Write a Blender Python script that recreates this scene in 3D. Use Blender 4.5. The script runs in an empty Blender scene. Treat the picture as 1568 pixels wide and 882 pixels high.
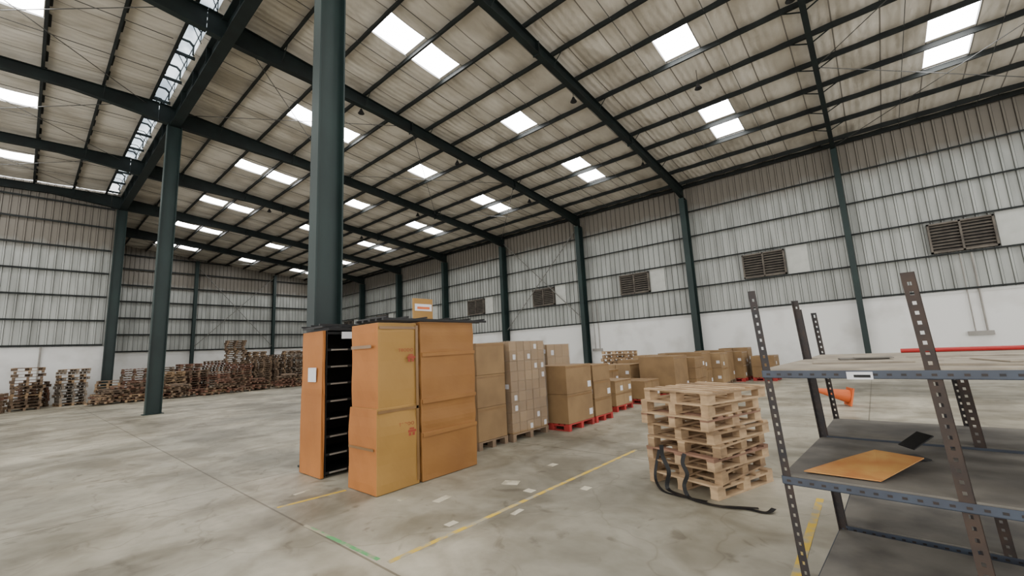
import bpy, math, random
from mathutils import Matrix, Vector, Euler
random.seed(7)
D=bpy.data
# ---------------------------------------------------------------- materials
def newmat(name):
    m=D.materials.new(name); m.use_nodes=True
    nt=m.node_tree; b=nt.nodes['Principled BSDF']
    return m,nt,b
def mat(name,c1,c2=None,rough=.7,metal=0.0,scale=3.0,stretch=(1,1,1),bump=0.0,bscale=None,lo=.35,hi=.65,c3=None,spec=None,detail=6):
    m,nt,b=newmat(name); N=nt.nodes; L=nt.links
    b.inputs['Roughness'].default_value=rough; b.inputs['Metallic'].default_value=metal
    if spec is not None: b.inputs['Specular IOR Level'].default_value=spec
    if c2 is None: c2=tuple(x*.75 for x in c1)
    tc=N.new('ShaderNodeTexCoord'); mp=N.new('ShaderNodeMapping'); mp.inputs['Scale'].default_value=stretch
    L.new(tc.outputs['Object'],mp.inputs[0])
    nz=N.new('ShaderNodeTexNoise'); nz.inputs['Scale'].default_value=scale; nz.inputs['Detail'].default_value=detail
    L.new(mp.outputs[0],nz.inputs['Vector'])
    r=N.new('ShaderNodeValToRGB'); r.color_ramp.elements[0].position=lo; r.color_ramp.elements[1].position=hi
    r.color_ramp.elements[0].color=(*c2,1); r.color_ramp.elements[1].color=(*c1,1)
    if c3:
        e=r.color_ramp.elements.new((lo+hi)/2); e.color=(*c3,1)
    L.new(nz.outputs['Fac'],r.inputs[0]); L.new(r.outputs[0],b.inputs['Base Color'])
    if bump:
        bp=N.new('ShaderNodeBump'); bp.inputs['Strength'].default_value=bump; bp.inputs['Distance'].default_value=.02
        if bscale:
            n2=N.new('ShaderNodeTexNoise'); n2.inputs['Scale'].default_value=bscale; n2.inputs['Detail'].default_value=4
            L.new(mp.outputs[0],n2.inputs['Vector']); L.new(n2.outputs['Fac'],bp.inputs['Height'])
        else: L.new(nz.outputs['Fac'],bp.inputs['Height'])
        L.new(bp.outputs[0],b.inputs['Normal'])
    return m
def emis(name,c,s):
    m,nt,b=newmat(name)
    b.inputs['Base Color'].default_value=(.8,.8,.8,1)
    b.inputs['Emission Color'].default_value=(*c,1); b.inputs['Emission Strength'].default_value=s
    return m
GREEN=mat('green_steel_paint',(.008,.015,.014),(.005,.008,.008),rough=.6,scale=2,spec=.3)
GREEN2=mat('green_column_paint',(.016,.034,.031),(.009,.020,.019),rough=.5,scale=1.5,stretch=(1,1,.4),spec=.4)
PURL=mat('purlin_paint',(.016,.020,.019),(.008,.010,.010),rough=.6,spec=.3)
ROD=mat('brace_rod_steel',(.07,.07,.065),rough=.5)
BRACE=mat('wall_brace_steel',(.22,.22,.20),rough=.5)
SKY=emis('polycarbonate_skylight',(1.0,.995,.985),21.0)
RIDGE,nt,b=newmat('ridge_polycarbonate'); N=nt.nodes;L=nt.links
tc=N.new('ShaderNodeTexCoord'); n=N.new('ShaderNodeTexNoise'); n.inputs['Scale'].default_value=1.3; n.inputs['Detail'].default_value=5; L.new(tc.outputs['Object'],n.inputs['Vector'])
r=N.new('ShaderNodeValToRGB'); r.color_ramp.elements[0].position=.4; r.color_ramp.elements[1].position=.6
r.color_ramp.elements[0].color=(.30,.35,.39,1); r.color_ramp.elements[1].color=(.9,.97,1,1); L.new(n.outputs['Fac'],r.inputs[0]); L.new(r.outputs[0],b.inputs['Emission Color']); b.inputs['Emission Strength'].default_value=1.8
b.inputs['Base Color'].default_value=(.5,.55,.6,1)
LOUV=mat('louvre_brown',(.15,.13,.105),(.085,.072,.06),rough=.7)
BLACK=mat('black_metal',(.009,.009,.010),(.015,.015,.015),rough=.5,spec=.3)
WOOD=mat('pallet_wood',(.42,.28,.155),(.23,.15,.085),rough=.85,scale=4,stretch=(1,1,3),bump=.2)
WOODL=mat('pallet_wood_light',(.57,.40,.235),(.35,.235,.135),rough=.85,scale=4,stretch=(1,1,3),bump=.2)
WOODP=mat('pallet_wood_pinkish',(.34,.19,.125),(.21,.115,.075),rough=.85,scale=4)
WOODD=mat('pallet_wood_weathered',(.24,.165,.105),(.10,.068,.045),rough=.9,scale=2.2)
WOODG=mat('pallet_wood_grey',(.33,.28,.22),(.18,.15,.12),rough=.9,scale=2.2)
WOODR=mat('pallet_wood_reddish',(.25,.12,.08),(.13,.07,.045),rough=.9,scale=2.2)
REDP=mat('red_pallet_paint',(.42,.035,.03),(.26,.03,.025),rough=.7)
C_OR=mat('cardboard_orange',(.43,.160,.034),(.345,.123,.025),rough=.7,scale=1.3,bump=.14,bscale=7)
C_GO=mat('cardboard_golden',(.37,.205,.050),(.30,.16,.036),rough=.6,scale=1.2,bump=.14,bscale=6)
C_DK=mat('cardboard_deep',(.295,.135,.034),(.235,.103,.025),rough=.65,scale=1.3,bump=.14,bscale=6)
C_TN=mat('cardboard_tan',(.265,.165,.075),(.20,.122,.056),rough=.75,scale=2,bump=.1,bscale=9)
C_LT=mat('cardboard_light',(.33,.215,.105),(.25,.16,.078),rough=.75,scale=2,bump=.1,bscale=9)
TAPE=mat('brown_tape',(.22,.12,.042),(.175,.093,.033),rough=.35)
PAPER=mat('white_label_paper',(.72,.72,.74),(.62,.62,.66),rough=.6)
REDINK=mat('red_ink',(.32,.05,.022),(.28,.045,.022),rough=.7)
NAVY=mat('rack_steel_dark',(.022,.021,.024),(.045,.031,.025),rough=.55,metal=.2,scale=9)
RUST=mat('rack_steel_brown',(.033,.024,.021),(.06,.038,.027),rough=.65,metal=.1,scale=9)
BLUEG=mat('shelf_edge_bluegrey',(.06,.076,.105),(.042,.048,.066),rough=.5,scale=5)
SHELF=mat('shelf_dusty_grey',(.18,.165,.14),(.09,.082,.072),rough=.75,scale=3,bump=.05)
PLY=mat('dusty_plywood',(.40,.345,.265),(.24,.205,.16),rough=.85,scale=5,bump=.1)
ORG=mat('traffic_orange',(.74,.16,.035),(.6,.12,.03),rough=.55)
REDB=mat('red_bar_paint',(.5,.03,.03),rough=.4)
FILM,nt,b=newmat('stretch_film'); b.inputs['Base Color'].default_value=(.5,.46,.42,1); b.inputs['Roughness'].default_value=.2; b.inputs['Alpha'].default_value=.16
# floor
FLOOR,nt,b=newmat('concrete_floor'); N=nt.nodes; L=nt.links
tc=N.new('ShaderNodeTexCoord')
def noise(sc,det=8,st=(1,1,1),dist=0,loc=(0,0,0),rot=0):
    mp=N.new('ShaderNodeMapping'); mp.inputs['Scale'].default_value=st; mp.inputs['Location'].default_value=loc; mp.inputs['Rotation'].default_value=(0,0,rot); L.new(tc.outputs['Object'],mp.inputs[0])
    n=N.new('ShaderNodeTexNoise'); n.inputs['Scale'].default_value=sc; n.inputs['Detail'].default_value=det; n.inputs['Distortion'].default_value=dist
    L.new(mp.outputs[0],n.inputs['Vector']); return n.outputs['Fac']
def ramp(src,p0,c0,p1,c1):
    r=N.new('ShaderNodeValToRGB'); r.color_ramp.elements[0].position=p0; r.color_ramp.elements[1].position=p1
    r.color_ramp.elements[0].color=(*c0,1); r.color_ramp.elements[1].color=(*c1,1); L.new(src,r.inputs[0]); return r.outputs[0]
def mul(a,b_,fac=1.0,mode='MULTIPLY'):
    x=N.new('ShaderNodeMix'); x.data_type='RGBA'; x.blend_type=mode; x.inputs[0].default_value=fac
    L.new(a,x.inputs[6]); L.new(b_,x.inputs[7]); return x.outputs[2]
base=ramp(noise(.35,10,dist=.6),.36,(.34,.31,.24),.60,(.56,.515,.41))
st1=ramp(noise(1.1,7,dist=.9),.38,(.66,.64,.60),.56,(1,1,1))
st2=ramp(noise(7,5),.3,(.88,.88,.86),.6,(1.03,1.03,1.03))
st3=ramp(noise(.7,6,st=(1,.14,1),dist=.4),.40,(.68,.67,.65),.52,(1,1,1))
st6=ramp(noise(.9,6,st=(.12,1,1),dist=.3,loc=(2,7,0),rot=.35),.38,(.72,.71,.69),.48,(1,1,1))
st4=ramp(noise(2.2,6,dist=1.8,loc=(3,5,0)),.30,(.52,.49,.45),.39,(1,1,1))
st5=ramp(noise(.20,6,dist=1.0,loc=(9,2,0)),.40,(.64,.65,.65),.56,(1,1,1))
c=mul(base,st1); c=mul(c,st2); c=mul(c,st3,.8); c=mul(c,st4,.7); c=mul(c,st5,.9); c=mul(c,st6,.7)
br=N.new('ShaderNodeTexBrick'); br.offset=0; br.inputs['Scale'].default_value=1; br.inputs['Mortar Size'].default_value=.012; br.inputs['Mortar Smooth'].default_value=.3
br.inputs['Brick Width'].default_value=6.5; br.inputs['Row Height'].default_value=3.9
br.inputs['Color1'].default_value=(1,1,1,1); br.inputs['Color2'].default_value=(.90,.90,.89,1); br.inputs['Mortar'].default_value=(.48,.46,.43,1)
mp=N.new('ShaderNodeMapping'); mp.inputs['Location'].default_value=(.3,1.95,0); L.new(tc.outputs['Object'],mp.inputs[0]); L.new(mp.outputs[0],br.inputs['Vector'])
c=mul(c,br.outputs['Color'])
vo=N.new('ShaderNodeTexVoronoi'); vo.feature='DISTANCE_TO_EDGE'; vo.inputs['Scale'].default_value=.33
mpv=N.new('ShaderNodeMapping'); L.new(tc.outputs['Object'],mpv.inputs[0]); nv=N.new('ShaderNodeTexNoise'); nv.inputs['Scale'].default_value=1.5
L.new(tc.outputs['Object'],nv.inputs['Vector']); ad=N.new('ShaderNodeVectorMath'); ad.operation='ADD'; L.new(mpv.outputs[0],ad.inputs[0]); L.new(nv.outputs['Color'],ad.inputs[1]); L.new(ad.outputs[0],vo.inputs['Vector'])
c=mul(c,ramp(vo.outputs['Distance'],.0,(.68,.65,.61),.005,(1,1,1)),.6)
L.new(c,b.inputs['Base Color'])
rr=N.new('ShaderNodeMapRange'); rr.inputs[3].default_value=.32; rr.inputs[4].default_value=.68; L.new(noise(.8,6),rr.inputs[0]); L.new(rr.outputs[0],b.inputs['Roughness'])
bp=N.new('ShaderNodeBump'); bp.inputs['Strength'].default_value=.1; bp.inputs['Distance'].default_value=.01; L.new(noise(12,4),bp.inputs['Height']); L.new(bp.outputs[0],b.inputs['Normal'])
def paint(name,col,thr=.47):
    m,nt_,b_=newmat(name); n=nt_.nodes; l=nt_.links
    t=n.new('ShaderNodeTexCoord'); z=n.new('ShaderNodeTexNoise'); z.inputs['Scale'].default_value=5; z.inputs['Detail'].default_value=10
    l.new(t.outputs['Object'],z.inputs['Vector']); r=n.new('ShaderNodeValToRGB'); r.color_ramp.elements[0].position=thr-.06; r.color_ramp.elements[1].position=thr+.06
    r.color_ramp.elements[0].color=(.40,.36,.26,1); r.color_ramp.elements[1].color=(*col,1); l.new(z.outputs['Fac'],r.inputs[0]); l.new(r.outputs[0],b_.inputs['Base Color']); b_.inputs['Roughness'].default_value=.6
    return m
YEL=paint('worn_yellow_paint',(.70,.47,.05),.47); GRN=paint('worn_green_paint',(.12,.40,.15),.47); PALE=paint('pale_tape_residue',(.62,.57,.44),.42)
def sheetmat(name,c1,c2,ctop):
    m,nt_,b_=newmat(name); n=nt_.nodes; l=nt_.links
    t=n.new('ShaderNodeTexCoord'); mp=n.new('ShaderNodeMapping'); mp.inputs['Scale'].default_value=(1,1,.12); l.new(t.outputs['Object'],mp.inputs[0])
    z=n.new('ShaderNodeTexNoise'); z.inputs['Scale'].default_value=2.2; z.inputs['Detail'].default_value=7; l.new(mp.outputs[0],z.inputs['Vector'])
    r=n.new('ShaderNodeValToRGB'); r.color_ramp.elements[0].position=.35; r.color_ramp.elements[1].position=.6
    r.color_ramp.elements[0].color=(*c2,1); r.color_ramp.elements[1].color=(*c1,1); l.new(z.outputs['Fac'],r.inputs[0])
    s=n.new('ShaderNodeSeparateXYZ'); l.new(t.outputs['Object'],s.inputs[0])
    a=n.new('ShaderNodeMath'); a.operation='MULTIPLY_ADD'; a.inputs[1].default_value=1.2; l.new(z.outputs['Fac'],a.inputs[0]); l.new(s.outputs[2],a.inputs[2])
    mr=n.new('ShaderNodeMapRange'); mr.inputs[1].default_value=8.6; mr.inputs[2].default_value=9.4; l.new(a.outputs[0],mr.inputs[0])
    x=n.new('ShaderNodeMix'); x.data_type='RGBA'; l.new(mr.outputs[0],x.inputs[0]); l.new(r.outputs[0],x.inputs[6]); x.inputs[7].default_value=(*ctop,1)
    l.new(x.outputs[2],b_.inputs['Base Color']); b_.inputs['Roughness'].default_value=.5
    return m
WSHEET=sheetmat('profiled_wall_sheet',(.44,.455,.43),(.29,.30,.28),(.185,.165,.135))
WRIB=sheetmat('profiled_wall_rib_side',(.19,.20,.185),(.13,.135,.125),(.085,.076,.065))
WHITE=mat('white_plaster',(.79,.79,.77),(.63,.62,.59),rough=.8,scale=.7,lo=.3,hi=.5)
PATCH=mat('new_sheet_panel',(.57,.58,.54),(.50,.51,.47),rough=.6)
CONDU=mat('grey_conduit',(.35,.33,.30),rough=.6)
# roof lining with seams
ROOF,nt,b=newmat('roof_insulation_lining'); N=nt.nodes; L=nt.links; tc=N.new('ShaderNodeTexCoord')
base=ramp(noise(.8,5,st=(1.2,.6,1)),.35,(.52,.475,.40),.6,(.71,.665,.585))
grime=ramp(noise(.7,6,st=(1.6,.7,1),dist=.9,loc=(4,1,0)),.34,(.74,.73,.71),.5,(1,1,1))
base=mul(base,grime)
sx=N.new('ShaderNodeSeparateXYZ'); L.new(tc.outputs['Object'],sx.inputs[0])
P_=6.5/6
m1=N.new('ShaderNodeMath'); m1.operation='ADD'; m1.inputs[1].default_value=.3+P_/2+100*P_; L.new(sx.outputs[0],m1.inputs[0])
m2=N.new('ShaderNodeMath'); m2.operation='MODULO'; m2.inputs[1].default_value=P_; L.new(m1.outputs[0],m2.inputs[0])
m3=N.new('ShaderNodeMath'); m3.operation='LESS_THAN'; m3.inputs[1].default_value=.035; L.new(m2.outputs[0],m3.inputs[0])
x=N.new('ShaderNodeMix'); x.data_type='RGBA'; L.new(m3.outputs[0],x.inputs[0]); L.new(base,x.inputs[6]); x.inputs[7].default_value=(.19,.17,.145,1)
L.new(x.outputs[2],b.inputs['Base Color']); b.inputs['Roughness'].default_value=.4; b.inputs['Metallic'].default_value=.12
ms=N.new('ShaderNodeMath'); ms.operation='MULTIPLY'; ms.inputs[1].default_value=2*math.pi/(P_/5); L.new(sx.outputs[0],ms.inputs[0])
si=N.new('ShaderNodeMath'); si.operation='SINE'; L.new(ms.outputs[0],si.inputs[0])
sm=N.new('ShaderNodeMath'); sm.operation='MULTIPLY_ADD'; sm.inputs[1].default_value=.12; L.new(si.outputs[0],sm.inputs[0]); L.new(noise(1.8,3,st=(2.2,.8,1),dist=.4),sm.inputs[2])
bp=N.new('ShaderNodeBump'); bp.inputs['Strength'].default_value=.6; bp.inputs['Distance'].default_value=.065; L.new(sm.outputs[0],bp.inputs['Height']); L.new(bp.outputs[0],b.inputs['Normal'])

# ---------------------------------------------------------------- mesh builder (world X=-a , Y=b)
class MB:
    def __init__(s): s.v=[]; s.f=[]; s.m=[]
    def hexa(s,p,mi=0):
        o=len(s.v); s.v+= [tuple(q) for q in p]
        for f in ((3,2,1,0),(4,5,6,7),(0,1,5,4),(1,2,6,5),(2,3,7,6),(3,0,4,7)):
            s.f.append(tuple(o+i for i in f)); s.m.append(mi)
    def box(s,x0,x1,y0,y1,z0,z1,mi=0,M=None):
        x0,x1=min(x0,x1),max(x0,x1)
        p=[Vector(q) for q in((x0,y0,z0),(x1,y0,z0),(x1,y1,z0),(x0,y1,z0),(x0,y0,z1),(x1,y0,z1),(x1,y1,z1),(x0,y1,z1))]
        if M is not None: p=[M@q for q in p]
        s.hexa(p,mi)
    def ab(s,a0,a1,b0,b1,z0,z1,mi=0): s.box(-a1,-a0,b0,b1,z0,z1,mi)
    def rod(s,p1,p2,r,mi=0,n=5):
        p1=Vector(p1);p2=Vector(p2); d=(p2-p1).normalized()
        u=d.orthogonal().normalized(); w=d.cross(u); o=len(s.v)
        for p in(p1,p2):
            for i in range(n):
                t=2*math.pi*i/n; s.v.append(tuple(p+(u*math.cos(t)+w*math.sin(t))*r))
        for i in range(n):
            j=(i+1)%n; s.f.append((o+i,o+j,o+n+j,o+n+i)); s.m.append(mi)
        s.f.append(tuple(o+n-1-i for i in range(n))); s.m.append(mi)
        s.f.append(tuple(o+n+i for i in range(n))); s.m.append(mi)
    def lathe(s,prof,c,n=20,mi=0,M=None):
        o=len(s.v)
        for r,z in prof:
            for i in range(n):
                t=2*math.pi*i/n; q=Vector((r*math.cos(t),r*math.sin(t),z))
                if M is not None:q=M@q
                s.v.append(tuple(q+Vector(c)))
        for k in range(len(prof)-1):
            for i in range(n):
                j=(i+1)%n; s.f.append((o+k*n+i,o+k*n+j,o+(k+1)*n+j,o+(k+1)*n+i)); s.m.append(mi)
    def quad(s,p,mi=0):
        o=len(s.v); s.v+=[tuple(q) for q in p]; s.f.append(tuple(range(o,o+len(p)))); s.m.append(mi)
    def obj(s,name,mats,parent=None,bevel=0,origin=True,smooth=False):
        me=D.meshes.new(name); v=s.v; loc=Vector((0,0,0))
        if origin and parent is None:
            xs=[q[0] for q in v];ys=[q[1] for q in v];zs=[q[2] for q in v]
            loc=Vector(((min(xs)+max(xs))/2,(min(ys)+max(ys))/2,min(zs)))
            v=[(q[0]-loc.x,q[1]-loc.y,q[2]-loc.z) for q in v]
        me.from_pydata(v,[],s.f); me.update()
        for m in mats: me.materials.append(m)
        me.polygons.foreach_set('material_index',s.m)
        if smooth: me.polygons.foreach_set('use_smooth',[True]*len(s.f))
        o=D.objects.new(name,me); bpy.context.scene.collection.objects.link(o); o.location=loc
        if parent is not None: o.parent=parent
        if bevel:
            bv=o.modifiers.new('bevel','BEVEL'); bv.width=bevel; bv.segments=2; bv.limit_method='ANGLE'
        return o
def empty(name,loc=(0,0,0)):
    e=D.objects.new(name,None); e.location=loc; bpy.context.scene.collection.objects.link(e); return e
def P(a,b,z): return Vector((-a,b,z))
BAY=6.5; A0=.3
FR=[A0+BAY*k for k in range(-2,8)]      # frame lines
WB=22.8; AE=45.8; AL=33.1; AMIN=A0-2*BAY; BMIN=-10.0
COLB=3.2
def roofR(b): return 10.0+.1*(WB-b)
def roofL(b): return 12.0-.04*(2.7-b)
# ---------------------------------------------------------------- floor
mb=MB(); mb.box(-(AE+.4),-AMIN,BMIN,WB+.4,-.2,0); mb.obj('floor',[FLOOR],origin=False)
def mark(name,a0,b0,a1,b1,w,m,z=.003):
    p=P(a0,b0,0);q=P(a1,b1,0);d=(q-p).normalized();n=Vector((-d.y,d.x,0))*w/2
    mb=MB(); h=Vector((0,0,z)); mb.hexa([p-n,q-n,q+n,p+n,p-n+h,q-n+h,q+n+h,p+n+h]); return mb.obj(name,[m],origin=False)
mark('floor_marking_yellow',3.14,2.02,3.02,6.3,.05,YEL)
mark('floor_marking_yellow',5.3,2.0,5.2,2.75,.045,YEL)
mark('floor_marking_yellow',.62,3.2,.63,5.3,.06,YEL)
mark('floor_marking_yellow',-3.2,9.5,-3.2,19,.07,YEL)
mark('floor_marking_green',4.5,1.96,3.25,2.0,.035,GRN)
for (a,b_,l,w,t) in [(3.9,3.1,.22,.1,.3),(3.25,3.9,.1,.12,0),(2.95,3.3,.16,.06,.2),(3.3,2.75,.12,.08,0),(2.75,4.3,.12,.1,0),(3.65,4.9,.14,.1,0),(4.3,2.9,.1,.06,0),(5.6,2.3,.2,.05,.4)]:
    mark('tape_residue',a,b_,a+l*math.sin(t)*.4,b_+l,w,PALE,.002)
mb=MB(); M=Matrix.Translation(P(3.62,4.05,0))@Matrix.Rotation(.4,4,'Z'); mb.box(-.1,.1,-.07,.07,.001,.008,0,M); mb.box(-.06,.08,-.05,.03,.008,.011,0,M); mb.obj('paper_scrap',[PALE],origin=False)
# ---------------------------------------------------------------- walls
def corr(name,p0,p1,nrm,z0,ztop,per=.30,rib=.05):
    p0=Vector(p0);p1=Vector(p1);Ln=(p1-p0).length;d=(p1-p0)/Ln;nrm=Vector(nrm)
    pts=[];t=0
    while t<Ln:
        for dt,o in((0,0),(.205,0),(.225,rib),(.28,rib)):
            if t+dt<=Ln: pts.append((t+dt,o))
        t+=per
    pts.append((Ln,0))
    v=[];f=[];mi=[]
    for t,o in pts:
        q=p0+d*t+nrm*o; zt=ztop(q) if callable(ztop) else ztop
        v.append((q.x,q.y,z0)); v.append((q.x,q.y,zt))
    n=len(pts)
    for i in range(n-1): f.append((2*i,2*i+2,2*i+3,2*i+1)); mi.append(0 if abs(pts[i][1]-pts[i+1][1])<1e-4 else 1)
    q=p0-nrm*.04;r=p1-nrm*.04;o=len(v)
    v+=[(q.x,q.y,z0),(r.x,r.y,z0),(r.x,r.y,ztop(r) if callable(ztop) else ztop),(q.x,q.y,ztop(q) if callable(ztop) else ztop)]; f.append((o,o+1,o+2,o+3)); mi.append(0)
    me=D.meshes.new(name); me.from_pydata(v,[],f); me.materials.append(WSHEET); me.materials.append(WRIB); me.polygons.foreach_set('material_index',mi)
    ob=D.objects.new(name,me); bpy.context.scene.collection.objects.link(ob); return ob
wr=empty('wall_right'); we=empty('wall_end'); wl=empty('wall_left')
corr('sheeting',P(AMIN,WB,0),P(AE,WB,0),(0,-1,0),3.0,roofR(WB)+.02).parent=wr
mb=MB(); mb.ab(AMIN,AE+.2,WB-.06,WB+.2,0,3.0); mb.ab(AMIN,AE,WB-.09,WB-.06,2.93,3.03)
mb.obj('masonry',[WHITE],parent=wr)
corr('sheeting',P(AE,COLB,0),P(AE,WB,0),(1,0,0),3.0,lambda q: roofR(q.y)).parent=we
mb=MB(); mb.ab(AE-.06,AE+.2,COLB,WB,0,3.0); mb.obj('masonry',[WHITE],parent=we)
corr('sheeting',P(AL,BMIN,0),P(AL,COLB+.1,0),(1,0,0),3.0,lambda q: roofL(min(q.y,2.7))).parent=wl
mb=MB(); mb.ab(AL-.06,AL+.2,BMIN,COLB+.1,0,3.0); mb.obj('masonry',[WHITE],parent=wl)
wt=empty('wall_return')
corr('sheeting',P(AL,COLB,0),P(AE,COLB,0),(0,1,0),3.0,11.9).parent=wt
mb=MB(); mb.ab(AL+.2,AE,COLB-.1,COLB+.06,0,3.0); mb.obj('masonry',[WHITE],parent=wt)
GZ=[3.1,4.45,5.8,7.15,8.5]
mb=MB()
for z in GZ+[9.85]:
    mb.ab(AMIN,AE,WB-.17,WB-.05,z-.012,z+.012); mb.ab(AMIN,AE,WB-.18,WB-.17,z-.055,z+.012)
mb.obj('wall_girts',[PURL],parent=wr)
mb=MB()
for z in GZ+[9.85,11.0]:
    mb.ab(AE-.17,AE-.05,COLB,WB,z-.02,z+.02); mb.ab(AE-.18,AE-.17,COLB,WB if z<10 else (WB-(z-10)/.1-.5),z-.1,z+.02)
mb.obj('wall_girts',[PURL],parent=we)
mb=MB()
for z in GZ+[9.85,11.0]:
    mb.ab(AL-.17,AL-.05,BMIN,COLB-.3,z-.02,z+.02); mb.ab(AL-.18,AL-.17,BMIN,COLB-.3,z-.08,z+.02)
mb.obj('wall_girts',[PURL],parent=wl)
# ---------------------------------------------------------------- I columns
def icol(name,a,b_,z1,depth=.45,fl=.28,t=.025,m=GREEN2,ori='b',plate=True):
    mb=MB(); h=depth/2;w=fl/2
    if ori=='b':
        mb.ab(a-w,a+w,b_-h,b_-h+t,0,z1); mb.ab(a-w,a+w,b_+h-t,b_+h,0,z1); mb.ab(a-.01,a+.01,b_-h+t,b_+h-t,0,z1)
    else:
        mb.ab(a-h,a-h+t,b_-w,b_+w,0,z1); mb.ab(a+h-t,a+h,b_-w,b_+w,0,z1); mb.ab(a-h+t,a+h-t,b_-.01,b_+.01,0,z1)
    if plate:
        mb.ab(a-w-.06,a+w+.06,b_-h-.06,b_+h+.06,0,.025)
    return mb.obj(name,[m])
for k in (-1,1,3,5):
    icol('steel_column',A0+BAY*k,COLB,10.98,.46,.27)
for a in FR[:-1]:
    if abs(a-A0)<.01:
        icol('slim_steel_column',a,WB-.36,9.70,.22,.2,.02)
    else:
        icol('wall_steel_column',a,WB-.45,9.16,.5,.28)
for b_ in (9.7,16.2):
    icol('end_wall_steel_column',AE-.36,b_,roofR(b_)-.3,.34,.24,ori='a')
for b_ in (-3.3,-9):
    icol('end_wall_steel_column',AL-.46,b_,11.1,.24,.24,ori='a')
# ---------------------------------------------------------------- rafters
def rafter(name,a,st,fw=.22,t=.022):
    mb=MB()
    for (b0,t0,u0),(b1,t1,u1) in zip(st,st[1:]):
        def part(w,za0,zb0,za1,zb1):
            mb.hexa([P(a+w,b0,za0),P(a-w,b0,za0),P(a-w,b1,za1),P(a+w,b1,za1),P(a+w,b0,zb0),P(a-w,b0,zb0),P(a-w,b1,zb1),P(a+w,b1,zb1)])
        part(fw/2,t0-t,t0,t1-t,t1); part(fw/2,u0,u0+t,u1,u1+t); part(.008,u0+t,t0-t,u1+t,t1-t)
    return mb
PURB=[3.275+1.45*i for i in range(14)]+[22.6]
PURL_L=[2.45]+[1.15-1.45*i for i in range(8)]
TOP=.22
def rt(b): return (roofR(b) if b>=2.7 else roofL(b))-TOP
for i,a in enumerate(FR):
    if a>AE-1: continue
    slim=abs(a-A0)<.01
    if slim: st=[(b_,rt(b_),rt(b_)-.22) for b_ in (2.7,8,14,22.3)]
    else: st=[(b_,rt(b_),rt(b_)-d) for b_,d in ((2.7,.75),(3.6,.72),(8,.42),(17,.38),(20.5,.44),(22.1,.62),(22.6,.62))]
    mb=rafter('r',a,st,.15 if slim else .2)
    for k,b_ in enumerate(PURB[1:-1]):
        if slim or k%2==0:
            zb=rt(b_)-(.2 if slim else .38)
            for sgn in(-1,1): mb.rod(P(a,b_,zb),P(a+sgn*(.45 if not slim else .6),b_,roofR(b_)-.14),.016 if not slim else .022,n=4)
    if not slim:
        for b_ in (9.7,16.2): mb.ab(a-.12,a+.12,b_-.02,b_+.02,rt(b_)-.45,rt(b_))
    mb.obj('steel_rafter',[GREEN])
    if a<AL:
        st=[(b_,rt(b_),rt(b_)-d) for b_,d in ((BMIN,.42),(0.3,.40),(2.69,.70))]
        if slim: st=[(b_,rt(b_),rt(b_)-.26) for b_ in (BMIN,2.69)]
        mb=rafter('r',a,st,.2)
        for b_ in PURL_L[1::2]:
            for sgn in(-1,1): mb.rod(P(a,b_,rt(b_)-.38),P(a+sgn*(.4 if a+.4<AL else .2),b_,roofL(b_)-.14),.014,n=4)
        mb.obj('steel_rafter',[GREEN])
mb=MB(); b_=COLB
mb.ab(AMIN,AL-.1,b_-.16,b_+.16,10.98,11.005); mb.ab(AMIN,AL-.1,b_-.012,b_+.012,11.0,11.68); mb.ab(AMIN,AL-.1,b_-.16,b_+.16,11.66,11.69)
a=AMIN+.4
while a<AL-.3: mb.ab(a,a+.015,b_-.15,b_+.15,11.0,11.66); a+=1.6
mb.obj('steel_girder',[GREEN])
def zpur(mb,a0,a1,b_,z):
    mb.ab(a0,a1,b_-.01,b_+.01,z-.21,z-.01); mb.ab(a0,a1,b_,b_+.07,z-.022,z-.008); mb.ab(a0,a1,b_-.07,b_,z-.215,z-.20)
mb=MB()
for b_ in PURB: zpur(mb,AMIN,AE,b_,roofR(b_))
mb.obj('roof_purlins',[PURL])
mb=MB()
for b_ in PURL_L: zpur(mb,AMIN,AL,b_,roofL(b_))
mb.obj('roof_purlins',[PURL])
mb=MB()
for f in FR[:-1]:
    for fr in (1/3,2/3):
        a=f+BAY*fr
        mb.rod(P(a,3.3,roofR(3.3)-.13),P(a,22.5,roofR(22.5)-.13),.012,n=4)
        if a<AL: mb.rod(P(a,2.3,roofL(2.3)-.13),P(a,BMIN,roofL(BMIN)-.13),.012,n=4)
for a0 in (FR[1],FR[4],FR[8]-0):
    if a0>=AE-BAY+1: a0=AE-BAY
    for b0,b1 in ((3.4,9.7),(9.7,16.2),(16.2,22.3)):
        mb.rod(P(a0,b0,rt(b0)-.15),P(a0+BAY,b1,rt(b1)-.15),.014,n=5); mb.rod(P(a0+BAY,b0,rt(b0)-.15),P(a0,b1,rt(b1)-.15),.014,n=5)
for a0 in (FR[4],FR[5],FR[6]):
    mb.rod(P(a0,2.3,rt(2.3)-.15),P(a0+BAY,-4,rt(-4)-.15),.014); mb.rod(P(a0+BAY,2.3,rt(2.3)-.15),P(a0,-4,rt(-4)-.15),.014)
mb.obj('bracing_rods',[ROD])
mb=MB(); a0=FR[4]
mb.rod(P(a0,WB-.25,3.1),P(a0+BAY,WB-.25,9.4),.03); mb.rod(P(a0+BAY,WB-.25,3.1),P(a0,WB-.25,9.4),.03)
mb.obj('wall_bracing',[BRACE])
mb=MB()
mb.rod(P(AE-.3,9.7,3.2),P(AE-.3,16.2,10.2),.03); mb.rod(P(AE-.3,16.2,3.2),P(AE-.3,9.7,10.6),.03)
mb.obj('wall_bracing',[BRACE])
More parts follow.
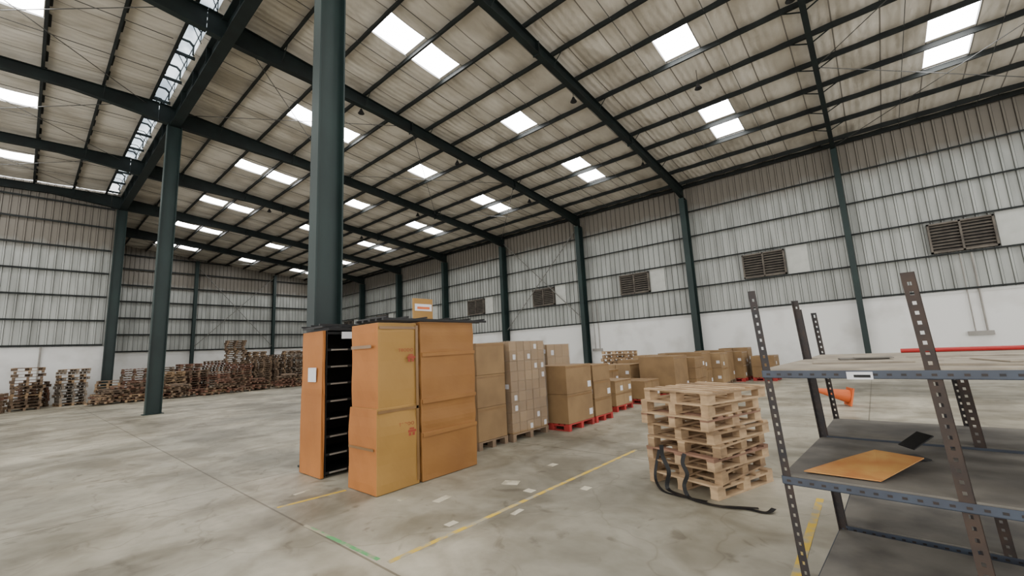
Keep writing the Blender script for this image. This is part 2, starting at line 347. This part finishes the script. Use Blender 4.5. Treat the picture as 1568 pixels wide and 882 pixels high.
# ---------------------------------------------------------------- ceiling / roof lining
HC=BAY/12
def skcell(i,bc,side):
    k=i%12
    if k not in(5,6): return False
    if side=='R': return any(abs(bc-x)<.3 for x in (6.9,8.35,12.7,17.05,18.5))
    return any(abs(bc-x)<.3 for x in(-1.02,-2.48))
roofmb=MB(); sk=MB()
def lay(side,edges,amax,zf):
    ni=int((amax-AMIN)/HC+.001)
    for j in range(len(edges)-1):
        b0,b1=edges[j],edges[j+1]; bc=(b0+b1)/2
        for i in range(ni):
            a0=AMIN+i*HC;a1=a0+HC
            if skcell(i,bc,side) and abs(b1-b0)>1:
                A_=a0+(.02 if i%12==5 else 0); B_=a1-(.02 if i%12==6 else 0)
                sk.quad([P(A_,b0+.1,zf(b0+.1)+.02),P(A_,b1-.1,zf(b1-.1)+.02),P(B_,b1-.1,zf(b1-.1)+.02),P(B_,b0+.1,zf(b0+.1)+.02)])
                for (bb0,bb1) in((b0,b0+.1),(b1-.1,b1)):
                    roofmb.quad([P(a0,bb0,zf(bb0)),P(a0,bb1,zf(bb1)),P(a1,bb1,zf(bb1)),P(a1,bb0,zf(bb0))])
                continue
            nx,ny=3,4; o=len(roofmb.v)
            seam0=(i%2==1)
            for y in range(ny+1):
                for x_ in range(nx+1):
                    u=x_/nx; w=y/ny
                    ph=(u+ (0 if seam0 else 1))/2
                    s=math.sin(math.pi*ph)*.025+math.sin(math.pi*w)*.035
                    bb=b0+(b1-b0)*w
                    jit=random.uniform(-.006,.006) if 0<x_<nx and 0<y<ny else 0
                    roofmb.v.append(tuple(P(a0+HC*u,bb,zf(bb)-s+jit+.0)))
            for y in range(ny):
                for x_ in range(nx):
                    p=o+y*(nx+1)+x_; roofmb.f.append((p,p+nx+1,p+nx+2,p+1)); roofmb.m.append(0)
lay('R',[2.95]+PURB+[22.85],AE,roofR)
lay('L',[BMIN]+PURL_L[::-1]+[2.5],AL,roofL)
roofmb.obj('ceiling',[ROOF],origin=False,smooth=True)
sk.obj('skylight_panels',[SKY],origin=False)
mb=MB()
ar=[AMIN+.9*i for i in range(int((AL-AMIN)/.9)+1)]
prof=[(2.5,11.99),(2.5,12.3),(2.62,12.42),(2.84,12.42),(2.96,12.3),(2.96,11.97)]
for a0_,a1_ in zip(ar,ar[1:]):
    for (p,q) in zip(prof,prof[1:]):
        mb.quad([P(a0_+.02,p[0],p[1]),P(a0_+.02,q[0],q[1]),P(a1_-.02,q[0],q[1]),P(a1_-.02,p[0],p[1])])
rm=mb.obj('skylight_ridge_monitor',[RIDGE],origin=False)
mb=MB()
for i,a in enumerate(ar):
    for p,q in zip(prof,prof[1:]):
        mb.rod(P(a,*p),P(a,*q),.03 if i%2 else .06,n=4)
    if i%2==0: mb.ab(a-.03,a+.03,2.45,3.0,11.8,11.9); mb.rod(P(a,2.5,11.9),P(a+.9,2.96,11.9),.015,n=4)
for p in (prof[1],prof[4]): mb.rod(P(AMIN,*p),P(AL,*p),.03,n=4)
mb.obj('frame',[GREEN],parent=rm,origin=False)
# ---------------------------------------------------------------- louvre vents
for f in FR[:-1]:
    a=f+BAY/2
    if a>AE-1: continue
    mb=MB(); z0,z1=4.5,5.66; w=.88; y=WB-.21
    for (x0,x1,za,zb) in ((a-w,a-w+.06,z0,z1),(a+w-.06,a+w,z0,z1),(a-w,a+w,z0,z0+.06),(a-w,a+w,z1-.06,z1),(a-.03,a+.03,z0,z1)): mb.ab(x0,x1,y-.02,WB-.04,za,zb)
    n=9
    for i in range(n):
        zc=z0+.1+(z1-z0-.2)*i/(n-1)
        mb.hexa([P(a+w-.06,y,zc-.05),P(a-w+.06,y,zc-.05),P(a-w+.06,y+.1,zc+.03),P(a+w-.06,y+.1,zc+.03),P(a+w-.06,y,zc-.04),P(a-w+.06,y,zc-.04),P(a-w+.06,y+.1,zc+.04),P(a+w-.06,y+.1,zc+.04)])
    mb.ab(a-w,a+w,WB-.055,WB-.045,z0,z1,1)
    mb.obj('wall_louvre_vent',[LOUV,BLACK])
    mb=MB(); mb.ab(a-1.75,a-.93,WB-.07,WB-.052,4.48,5.75); mb.obj('wall_patch_panel',[PATCH])
for a,b_ in ((6.8,12.1),(6.8,17.9),(13.3,7.6),(13.3,12.4),(13.3,17.7),(.3,12.3),(19.8,9.2),(19.8,15),(3.2,14.2),(26.3,9),(26.3,15)):
    mb=MB(); mb.rod(P(a+.2,b_,rt(b_)+.1),P(a+.2,b_,rt(b_)-.45),.01)
    mb.lathe([(.001,.08),(.04,.08),(.06,.02),(.11,-.07),(.12,-.09),(.10,-.09),(.001,-.05)],P(a+.2,b_,rt(b_)-.5),16)
    mb.obj('high_bay_lamp',[BLACK])
for a in (-3.1,12.6):
    mb=MB(); mb.rod(P(a,WB-.12,1.5),P(a,WB-.12,4.4),.03); mb.rod(P(a+.3,WB-.12,1.5),P(a+.3,WB-.12,4.4),.02); mb.ab(a-.15,a+.5,WB-.16,WB-.06,1.35,1.5); mb.obj('wall_conduit',[CONDU])
mb=MB(); mb.rod(P(AL-.12,.6,.0),P(AL-.12,.6,3.0),.04); mb.obj('wall_conduit',[CONDU])
# ---------------------------------------------------------------- pallets
def pallet(mb,M,L_=1.1,W=.95,H=.135,mi=0,mi2=None,seed=0,nb=7):
    R=random.Random(seed); mi2=mi if mi2 is None else mi2
    t=.02
    for i in range(nb):
        x=-L_/2+ (L_-.09)*i/(nb-1)
        if seed%5==3 and i==3: continue
        j=R.uniform(-.006,.006)
        mb.box(x,x+.09,-W/2+j,W/2+j,H-t,H,mi if R.random()<.7 else mi2,M)
    for y in(-W/2,-.04,W/2-.09):
        mb.box(-L_/2,L_/2,y,y+.09,H-2*t,H-t-.0005,mi2,M)
        for x in(-L_/2,-.06,L_/2-.13): mb.box(x,x+.13,y+.003,y+.087,t+.0005,H-2*t-.0005,mi,M)
        mb.box(-L_/2,L_/2,y,y+.09,0,t,mi,M)
mb=MB(); cx,cy=-1.66,5.36
for i in range(8):
    ang=math.radians(72)+random.uniform(-.11,.11)
    M=Matrix.Translation((cx+random.uniform(-.05,.04),cy+random.uniform(-.04,.04),.0005+i*.134))@Matrix.Rotation(ang,4,'Z')
    pallet(mb,M,1.02,.88,.1335,0 if i not in(1,3) else 1,(2 if i in(2,5,6) else 1) if i%3 else 0,seed=i+4,nb=6 if i%2 else 5)
mb.obj('wooden_pallet_stack',[WOODL,WOOD,WOODP])
def bstack(a,b_,n,m=None,messy=.1):
    mb=MB(); h=.138; a+=.2
    r0=random.choice((0,math.pi/2))+random.uniform(-.25,.25)
    for i in range(n):
        t=random.uniform(-messy,messy)*.3 if i>n-3 else 0
        M=Matrix.Translation(P(a+random.uniform(-.06,.06),b_+random.uniform(-.06,.06),i*h+(abs(t)*.5)))@Matrix.Rotation(r0+random.uniform(-.1,.1),4,'Z')@Matrix.Rotation(t,4,'X')
        pallet(mb,M,1.15,.95,.13,random.choice((0,0,1)),random.choice((0,1)),seed=random.randint(0,99))
    mb.obj('wooden_pallet_stack',list(m or (WOODD,WOODR)))
bstack(30.1,.25,14,(WOODD,WOOD)); bstack(29.0,-.95,6); bstack(30.4,-1.6,8); bstack(31,-2.9,11)
bstack(30.8,1.75,13,(WOODG,WOOD)); bstack(31.9,.5,9)
bstack(30.6,3.1,8,(WOODD,WOOD)); bstack(30.7,4.4,7); bstack(30.8,5.7,10,(WOODD,WOOD)); bstack(31.2,7.0,10); bstack(31.2,8.2,9,(WOODG,WOODR))
bstack(33.8,4.5,12); bstack(33.8,5.8,12,(WOODD,WOODG)); bstack(33.6,7.1,13); bstack(33.6,8.5,14)
b0=9.6
for i,(a,n) in enumerate(((32.2,13),(32.6,15),(32.2,14),(32.6,17),(32.4,15),(32.2,15),(33,14))):
    bstack(a,b0+i*1.3,n,random.choice(((WOODD,WOODR),(WOODD,WOODD),(WOODR,WOODD),(WOODD,WOODG))))
for i,(a,n) in enumerate(((34.4,24),(34.5,18),(34.6,16),(35,18),(34.6,17),(34.8,16),(35,14),(36,15),(37,14))):
    bstack(a,b0+.3+i*1.35,n,random.choice(((WOODD,WOODR),(WOODD,WOODD),(WOODD,WOOD))))
bstack(8.1,16.6,10,(WOODL,WOOD))
for i in range(24):
    b_=2.6+i*.52+random.uniform(-.2,.2); a=28.9+random.uniform(-.25,.25)+(.6 if b_>9 else 0)
    mb=MB()
    for k in range(random.randint(2,7)):
        M=Matrix.Translation(P(a,b_+random.uniform(-.2,.2),.05+k*.11))@Matrix.Rotation(random.uniform(-.7,.7),4,'Z')@Matrix.Rotation(random.uniform(-.1,.1),4,'Y')
        pallet(mb,M,1.0,.8,.1,random.choice((0,1)),random.choice((0,1)),seed=i*3+k)
    mb.obj('broken_pallet_heap',[WOODD,WOODR if i%3 else WOOD])
STEEL=mat('galvanised_wire',(.5,.48,.45),rough=.4,metal=.6)
# ---------------------------------------------------------------- carton pallets
def cartons(name,a0,a1,b0,b1,h,nl,na,nb,m=C_TN,pm=WOODD,labels=0,film=False,pal=True,m2=None):
    e=empty(name,P((a0+a1)/2,(b0+b1)/2,0))
    def fin(mb,n,mats,bev=0):
        mb.v=[tuple(Vector(q)-e.location) for q in mb.v]; return mb.obj(n,mats,parent=e,bevel=bev)
    z0=.0
    if pal:
        mb=MB(); pallet(mb,Matrix.Translation(P((a0+a1)/2,(b0+b1)/2,0)),a1-a0,b1-b0,.13,0,0,1); fin(mb,'pallet',[pm]); z0=.132
    mb=MB(); tp=MB(); lb=MB(); da=(a1-a0)/na; db=(b1-b0)/nb; dz=(h-z0)/nl
    for k in range(nl):
        for i in range(na):
            for j in range(nb):
                if 0<i<na-1 and 0<j<nb-1 and k<nl-1: continue
                ja,jb=random.uniform(0,.01),random.uniform(0,.008)
                x0,x1=a0+i*da+.003+ja,a0+(i+1)*da-.003; y0,y1=b0+j*db+.003+jb,b0+(j+1)*db-.003; q0,q1=z0+k*dz+.001,z0+(k+1)*dz-.002
                mb.ab(x0,x1,y0,y1,q0,q1,0 if (random.random()<.75 or not m2) else 1)
                if i==0:
                    if nl<4: tp.ab(x0-.0015,x0,y0+.002,y1-.002,q1-.045*dz-.03,q1-.045*dz)
                    if labels and random.random()<labels:
                        w=min(.13,db*.35); l0=y1-.04-w; lb.ab(x0-.003,x0-.0015,l0,l0+w,q0+dz*.15,q0+dz*.15+min(.12,dz*.5))
                if j==0:
                    if labels and random.random()<labels*.6:
                        w=min(.11,da*.35); lb.ab(x0+.05,x0+.05+w,y0-.003,y0-.0015,q0+dz*.3,q0+dz*.3+min(.1,dz*.45))
                if k==nl-1: xc=(x0+x1)/2; tp.ab(xc-.025,xc+.025,y0,y1,q1,q1+.0015)
    fin(mb,'boxes',[m,m2 or m],.006)
    if tp.v: fin(tp,'tape',[TAPE])
    if lb.v: fin(lb,'labels',[PAPER])
    if film:
        mb=MB(); mb.ab(a0-.012,a1+.012,b0-.012,b1+.012,z0+.03,h+.01); fin(mb,'stretch_wrap',[FILM],.01)
    return e
cartons('cardboard_carton_pallet',5.15,6.1,5.02,5.74,1.76,3,1,1,C_TN,labels=0)
cartons('wrapped_carton_pallet',5.08,6.1,5.8,6.86,1.78,9,3,5,C_TN,labels=.28,film=True,m2=C_LT)
cartons('cardboard_carton_pallet',4.72,5.6,7.05,8.02,1.26,2,1,1,C_TN,REDP,labels=1)
cartons('cardboard_carton_pallet',4.72,5.5,8.1,8.85,1.22,3,1,1,C_TN,REDP,labels=.8)
cartons('wrapped_carton_pallet',6.2,7.2,7.3,8.35,1.75,5,3,3,C_TN,labels=.3,film=True)
cartons('wrapped_carton_pallet',6.2,7.2,8.5,9.5,1.72,5,3,3,C_LT,labels=.3,film=True)
cartons('wrapped_carton_pallet',6.3,7.3,9.9,10.9,1.05,4,3,3,C_TN,REDP,labels=.4)
cartons('cardboard_carton_pallet',5.0,6.0,9.6,10.5,.75,2,2,2,C_LT,REDP,labels=.5)
cartons('cardboard_carton_pallet',6.1,7.0,11.2,12.0,.9,2,2,2,C_TN,REDP,labels=.7)
cartons('cardboard_carton_pallet',4.9,5.8,11.1,12.1,.62,1,2,2,C_TN,REDP,labels=.4)
bb=12.6
for i,(w,h,a0,nl) in enumerate(((1.15,1.22,4.6,1),(1.0,1.12,4.4,3),(1.0,1.25,4.5,2),(.9,1.18,4.2,2),(1.1,1.25,4.3,1),(.9,1.15,4.0,2),(.8,1.28,4.0,2))):
    cartons('cardboard_carton_pallet',a0,a0+1.1,bb,bb+w,h,nl,2 if nl>1 else 1,1 if nl==1 else 2,random.choice((C_TN,C_LT)),random.choice((REDP,WOODD)),labels=.4); bb+=w+.1
bb=12.6
for i,(w,h) in enumerate(((1,1.0),(1.1,1.1),(1,1.2),(1.1,1.1),(1,1.2))):
    cartons('cardboard_carton_pallet',6.0,7.0,bb,bb+w,h,2,2,2,random.choice((C_TN,C_LT)),WOODD,labels=.4); bb+=w+.15
cartons('cardboard_carton_pallet',3.0,3.8,18.6,19.6,.95,2,1,2,C_TN,REDP,labels=.4)

# ---------------------------------------------------------------- cardboard wrapped racks
def bulged(e,name,a0,a1,b0,b1,z0,z1,m,n=8,amp=.012,seed=1,matl=None):
    import bmesh
    bm=bmesh.new(); bmesh.ops.create_cube(bm,size=1)
    bmesh.ops.subdivide_edges(bm,edges=bm.edges[:],cuts=n,use_grid_fill=True)
    R=random.Random(seed); ph=[R.uniform(0,6) for _ in range(6)]
    for v in bm.verts:
        x,y,z=v.co
        edge=(abs(abs(x)-.5)<1e-4)+(abs(abs(y)-.5)<1e-4)+(abs(abs(z)-.5)<1e-4)
        k=amp*(math.sin(9*z+ph[0])+math.sin(7*y+5*z+ph[1])+.6*math.sin(13*x+8*z+ph[2]))/2
        if edge>1: k*=.45
        X=-(a0+a1)/2+x*(a1-a0); Y=(b0+b1)/2+y*(b1-b0); Z=(z0+z1)/2+z*(z1-z0)
        if abs(abs(x)-.5)<1e-4: X+=math.copysign(1,x)*k*1.0-math.copysign(amp,x)
        if abs(abs(y)-.5)<1e-4: Y+=math.copysign(1,y)*k-math.copysign(amp,y)
        v.co=Vector((X,Y,Z))-e.location
    me=D.meshes.new(name); bm.to_mesh(me); bm.free(); me.materials.append(m)
    if matl:
        me.materials.append(matl); me.update()
        for p in me.polygons:
            if p.normal.y<-.8: p.material_index=1
    o=D.objects.new(name,me); bpy.context.scene.collection.objects.link(o); o.parent=e
    bv=o.modifiers.new('b','BEVEL'); bv.width=.008; bv.segments=2; bv.limit_method='ANGLE'; bv.angle_limit=1.0
    return o
def textp(e,s,a,b_,z,size,m):
    c=D.curves.new('print','FONT'); c.body=s; c.size=size; c.extrude=.0004; c.align_x='CENTER'; c.space_character=1.15
    o=D.objects.new('box_print',c); bpy.context.scene.collection.objects.link(o); c.materials.append(m)
    o.rotation_euler=(math.pi/2,0,math.pi/2); o.location=P(a,b_,z)-e.location; o.parent=e
    return o
e=empty('cardboard_wrapped_rack',P(4.95,3.13,0))
bulged(e,'lower_sleeve',4.60,5.28,2.80,3.435,.005,.99,C_GO,seed=2,matl=C_OR,amp=.016)
bulged(e,'upper_sleeve',4.615,5.265,2.83,3.43,.96,2.03,C_GO,seed=5,matl=C_OR,amp=.014)
mb=MB()
mb.ab(4.604,4.606,2.83,3.42,.93,.965); mb.ab(4.604,4.606,3.385,3.425,.05,2.0); mb.ab(4.608,4.61,2.85,3.42,1.95,1.985)
mb.v=[tuple(Vector(q)-e.location) for q in mb.v]; mb.obj('tape_seams',[TAPE],parent=e)
for z in (1.66,.74):
    textp(e,'T8ODO',4.600,3.23,z,.06,REDINK)
for z in (1.54,.62):
    mb=MB()
    for dy,dz,w,h in ((.20,.03,.12,.03),(.21,-.01,.035,.035),(.265,-.01,.035,.035),(.22,.065,.07,.02)):
        mb.ab(4.597,4.598,3.05+dy,3.05+dy+w,z+dz,z+dz+h)
    mb.v=[tuple(Vector(q)-e.location) for q in mb.v]; mb.obj('printed_mark',[REDINK],parent=e)
mb=MB(); mb.ab(4.72,5.2,2.805,2.807,1.72,1.76); mb.ab(4.66,5.24,2.80,2.803,.5,.53)
mb.v=[tuple(Vector(q)-e.location) for q in mb.v]; mb.obj('side_flap',[TAPE],parent=e)
e=empty('cardboard_wrapped_rack',P(4.95,3.95,0))
for z0,z1,s,da in ((.005,.61,11,0),(.60,1.03,12,.006),(1.02,1.64,13,-.004),(1.63,2.05,14,.006)):
    bulged(e,'sleeve',4.585+da,5.26,3.45,4.45,z0,z1,C_DK,seed=s,amp=.012)
mb=MB()
for z in (.60,1.02,1.63):
    mb.hexa([P(4.60,3.47,z-.03),P(4.575,3.47,z-.045),P(4.575,4.43,z-.035),P(4.60,4.43,z-.03),P(4.60,3.47,z+.01),P(4.575,3.47,z+.0),P(4.575,4.43,z+.01),P(4.60,4.43,z+.01)])
mb.v=[tuple(Vector(q)-e.location) for q in mb.v]; mb.obj('flap_seams',[C_DK],parent=e)
mb=MB()
for k,(a,z) in enumerate(((4.55,2.055),(4.70,2.055),(4.86,2.06),(5.02,2.055),(5.18,2.06))):
    mb.ab(a-.02,a+.02,2.86,4.66,z,z+.03)
for b_ in (2.9,3.2,3.5,3.9,4.3,4.6): mb.ab(4.53,5.2,b_,b_+.03,z+.03,z+.05)
mb.obj('black_rack_frame',[BLACK])
mb=MB(); mb.ab(4.93,4.96,3.60,3.94,2.115,2.42); mb.ab(4.926,4.93,3.62,3.92,2.24,2.34,1); mb.ab(4.922,4.926,3.66,3.88,2.265,2.3,2)
mb.obj('orange_sign_board',[C_GO,PAPER,ORG])
e=empty('shelving_cabinet',P(6.25,3.1,0))
def fin(mb,n,ms,bev=0):
    mb.v=[tuple(Vector(q)-e.location) for q in mb.v]; return mb.obj(n,ms,parent=e,bevel=bev)
bulged(e,'cardboard_side',5.94,6.62,2.77,2.83,.01,1.12,C_OR,seed=21,amp=.008)
bulged(e,'cardboard_side_upper',5.95,6.61,2.775,2.83,1.10,2.02,C_OR,seed=22,amp=.008)
mb=MB()
mb.ab(5.95,6.6,2.835,2.85,.02,2.02); mb.ab(5.95,6.6,3.70,3.715,.02,2.02); mb.ab(6.58,6.6,2.85,3.7,.02,2.02)
for i in range(9):
    z=.06+i*.24; mb.ab(5.95,6.58,2.85,3.7,z,z+.012); mb.ab(5.945,5.955,2.85,3.7,z-.012,z+.022)
mb.ab(5.9,6.6,2.84,3.72,2.02,2.06)
fin(mb,'shelf_frame',[BLACK])
mb=MB()
for i in range(8):
    z=.06+i*.24; mb.ab(5.9405,5.9445,2.9,3.15,z-.006,z+.014)
    mb.ab(5.9405,5.9445,3.3,3.5,z-.006,z+.014)
fin(mb,'shelf_label_strips',[STEEL])
mb=MB(); mb.ab(5.885,5.895,3.03,3.2,1.90,2.0); mb.ab(6.1,6.35,2.758,2.764,1.3,1.5)
fin(mb,'paper_labels',[PAPER])
mb=MB()
for b_ in (2.75,3.0,3.3,3.6): mb.ab(5.9,6.55,b_,b_+.03,2.062,2.09)
for a in (5.92,6.2,6.5): mb.ab(a,a+.03,2.72,3.75,2.09,2.115)
mb.obj('black_rack_frame',[BLACK])
# ---------------------------------------------------------------- strap
def ribbon(name,pts,w,m,up=Vector((0,0,1))):
    mb=MB(); pts=[Vector(p) for p in pts]
    q=[]
    for i in range(len(pts)-1):
        p0=pts[max(i-1,0)];p1=pts[i];p2=pts[i+1];p3=pts[min(i+2,len(pts)-1)]
        for t in [k/6 for k in range(6)]:
            q.append(.5*((2*p1)+(-p0+p2)*t+(2*p0-5*p1+4*p2-p3)*t*t+(-p0+3*p1-3*p2+p3)*t**3))
    q.append(pts[-1]); sec=[]
    for i,p in enumerate(q):
        d=(q[min(i+1,len(q)-1)]-q[max(i-1,0)]).normalized()
        s=d.cross(Vector((.3,-.9,.35))).normalized() if abs(d.z)>.45 else d.cross(up).normalized()
        if sec and s.dot(sec[-1][1])<0: s=-s
        n=d.cross(s).normalized()
        sec.append((p,s,n))
    for (p,s,n),(p2,s2,n2) in zip(sec,sec[1:]):
        if n.dot(n2)<0: n2=-n2
        h=.002
        mb.hexa([p-s*w-n*h,p+s*w-n*h,p2+s2*w-n2*h,p2-s2*w-n2*h,p-s*w+n*h,p+s*w+n*h,p2+s2*w+n2*h,p2-s2*w+n2*h])
    return mb.obj(name,[m])
ribbon('black_strap',[P(1.99,4.80,.47),P(1.99,4.80,.35),P(1.93,4.79,.2),P(1.96,4.78,.02),P(1.75,4.66,.012),P(1.55,4.58,.01),P(1.35,4.56,.012),P(1.15,4.62,.01),P(.98,4.61,.012),P(.93,4.70,.03)],.022,BLACK)
ribbon('black_strap',[P(1.72,4.74,.42),P(1.74,4.71,.33),P(1.70,4.70,.22),P(1.74,4.69,.1),P(1.66,4.62,.012),P(1.4,4.55,.014),P(1.25,4.58,.02),P(1.05,4.66,.02)],.02,BLACK)
ribbon('black_strap',[P(2.09,4.98,.40),P(2.14,4.9,.1),P(2.0,4.72,.012),P(1.8,4.64,.012),P(1.5,4.62,.012)],.016,BLACK)
# ---------------------------------------------------------------- slotted-angle racks
LEAN=.050
def post(mb,x,y,z1,sx,sy,mi,w=.042,t=.003,z0=0):
    o=len(mb.v)
    for axis in(0,1):
        def strip(u0,u1,za,zb):
            if axis==0:
                xa,xb=sorted((x+sx*u0,x+sx*u1)); ya,yb=sorted((y,y+sy*t)); mb.box(xa,xb,ya,yb,za,zb,mi)
            else:
                ya,yb=sorted((y+sy*u0,y+sy*u1)); xa,xb=sorted((x,x+sx*t)); mb.box(xa,xb,ya,yb,za,zb,mi)
        strip(0,w*.38,z0,z1); strip(w*.66,w,z0,z1)
        z=z0
        while z<z1-.03:
            strip(w*.38,w*.66,z,z+.032); z+=.05
        strip(w*.38,w*.66,z1-.02,z1)
    mb.v[o:]=[(q[0]-LEAN*(q[2]-.5),q[1],q[2]) for q in mb.v[o:]]
def rack(name,org,rot,xs,ys,zs,tops,surf):
    e=empty(name,org); e.rotation_euler=(0,0,rot)
    mb=MB()
    for i,x in enumerate(xs):
        for j,y in enumerate(ys):
            front=(i==1 and j==0)
            post(mb,x,y,tops[j][i],1 if i==0 else -1,1 if j==0 else -1,1 if front else 0,.056 if front else .042)
    mb.obj('slotted_posts',[NAVY,RUST],parent=e)
    mb=MB(); x0_,x1_,y0,y1=xs[0],xs[-1],ys[0],ys[-1]
    for z in zs:
        dx=-LEAN*(z-.5); x0,x1=x0_+dx,x1_+dx
        mb.box(x0,x1,y0-.006,y0-.002,z-.042,z+.002,0); mb.box(x0,x1,y1+.002,y1+.006,z-.04,z+.002,0)
        mb.box(x0-.006,x0-.002,y0,y1,z-.04,z+.002,0); mb.box(x0,x1,y0-.006,y0+.02,z-.042,z-.038,0)
        x=x0+.02
        while x<x1-.03: mb.box(x,x+.02,y0-.0075,y0-.006,z-.026,z-.014,1); x+=.055
        for i in range(1,3):
            y=y0+(y1-y0)*i/3; mb.box(x0,x1,y-.02,y+.02,z-.04,z-.004,0)
    mb.obj('shelf_beams',[BLUEG,NAVY],parent=e)
    for k,z in enumerate(zs):
        dx=-LEAN*(z-.5)
        mb=MB(); mb.box(x0_+dx+.004,x1_+dx-.004,y0+.004,y1-.004,z,z+.012); mb.obj('shelf_board',[surf[k]],parent=e)
    return e
ZS=[.13,.80,1.405]
r1=rack('slotted_angle_rack',P(.505,2.97,0),math.radians(-4),[0,.77,1.6],[0,1.22],ZS,((1.9,1.9,1.9),(1.9,1.4,1.4)),[SHELF,SHELF,PLY])
r2=rack('slotted_angle_rack',P(.42,4.30,0),math.radians(-2),[0,.9,1.8],[0,.85],ZS,((1.83,1.4,1.4),(1.83,1.4,1.4)),[SHELF,SHELF,PLY])
mb=MB(); mb.box(.36,.47,-.012,-.0085,1.36,1.40); mb.box(.39,.46,-.0125,-.012,1.37,1.385,1); mb.obj('shelf_label',[PAPER,BLACK],parent=r1)
mb=MB()
for (x0,x1,y0,y1,z,t,r) in ((.1,.6,.5,1.1,1.418,.008,.1),(.75,1.5,.15,.9,1.418,.01,-.15),(.9,1.4,.3,.7,1.43,.006,.3)):
    M=Matrix.Translation(((x0+x1)/2,(y0+y1)/2,0))@Matrix.Rotation(r,4,'Z'); mb.box(-(x1-x0)/2,(x1-x0)/2,-(y1-y0)/2,(y1-y0)/2,z,z+t,0,M)
mb.obj('plywood_offcuts',[PLY],parent=r1)
mb=MB(); M=Matrix.Translation((.35,.85,1.432))@Matrix.Rotation(.2,4,'Z'); mb.box(-.12,.14,-.08,.08,-.004,.004,0,M); mb.box(-.04,.16,-.1,.02,.004,.008,0,M); mb.obj('dark_cloth_strip',[SHELF],parent=r1)
pts=[(.42,3.04),(.08,3.03),(-.12,3.50),(.10,3.56),(.27,3.38)]
mb=MB(); n=len(pts); zt=[.822,.82,.86,.87,.83]
for z in (0,.005): mb.v+=[tuple(P(a,b_,zz+z)) for (a,b_),zz in zip(pts,zt)]
mb.f=[tuple(range(n-1,-1,-1)),tuple(range(n,2*n))]+[(i,(i+1)%n,n+(i+1)%n,n+i) for i in range(n)]; mb.m=[0]*(n+2)
mb.obj('cardboard_sheet',[mat('cardboard_sheet_mat',(.60,.32,.09),(.50,.20,.055),scale=6)])
mb=MB(); M=Matrix.Translation(P(-.02,3.66,.83))@Matrix.Rotation(.5,4,'Z'); mb.box(-.16,.12,-.07,.07,-.012,-.004,0,M)
M2=M@Matrix.Rotation(-.6,4,'Y'); mb.box(.06,.2,-.07,.07,.02,.026,0,M2); mb.obj('black_plastic_sheet',[BLACK])
mb=MB(); mb.rod(P(-.15,5.02,1.437),P(-1.35,5.02,1.437),.018,n=8); mb.obj('red_bar',[REDB])
mb=MB(); M=Matrix.Rotation(math.radians(200),4,'Z')@Matrix.Rotation(math.radians(76),4,'Y')
mb.lathe([(.001,.70),(.03,.70),(.05,.62),(.15,.03),(.17,.03)],P(.62,12.4,.20),20,0,M)
mb.box(-.2,.2,-.2,.2,0,.03,0,Matrix.Translation(P(.62,12.4,.20))@M)
mb.obj('traffic_cone',[ORG])
# ---------------------------------------------------------------- world + camera
w=D.worlds.new('World'); bpy.context.scene.world=w; w.use_nodes=True
nt=w.node_tree; bg=nt.nodes['Background']; bg.inputs[0].default_value=(1.0,.99,.965,1); bg.inputs[1].default_value=2.6
cam=D.cameras.new('camera'); cam.sensor_width=36; cam.lens=36*640/1568; cam.clip_end=300
co=D.objects.new('camera',cam); bpy.context.scene.collection.objects.link(co)
r=Vector((.7555,.6533,-.0487)).normalized(); f=Vector((-.6413,.7527,.149)); f=(f-r*f.dot(r)).normalized(); u=r.cross(f)
M=Matrix(((r.x,u.x,-f.x,0),(r.y,u.y,-f.y,0),(r.z,u.z,-f.z,1.6),(0,0,0,1)))
co.matrix_world=M
bpy.context.scene.camera=co
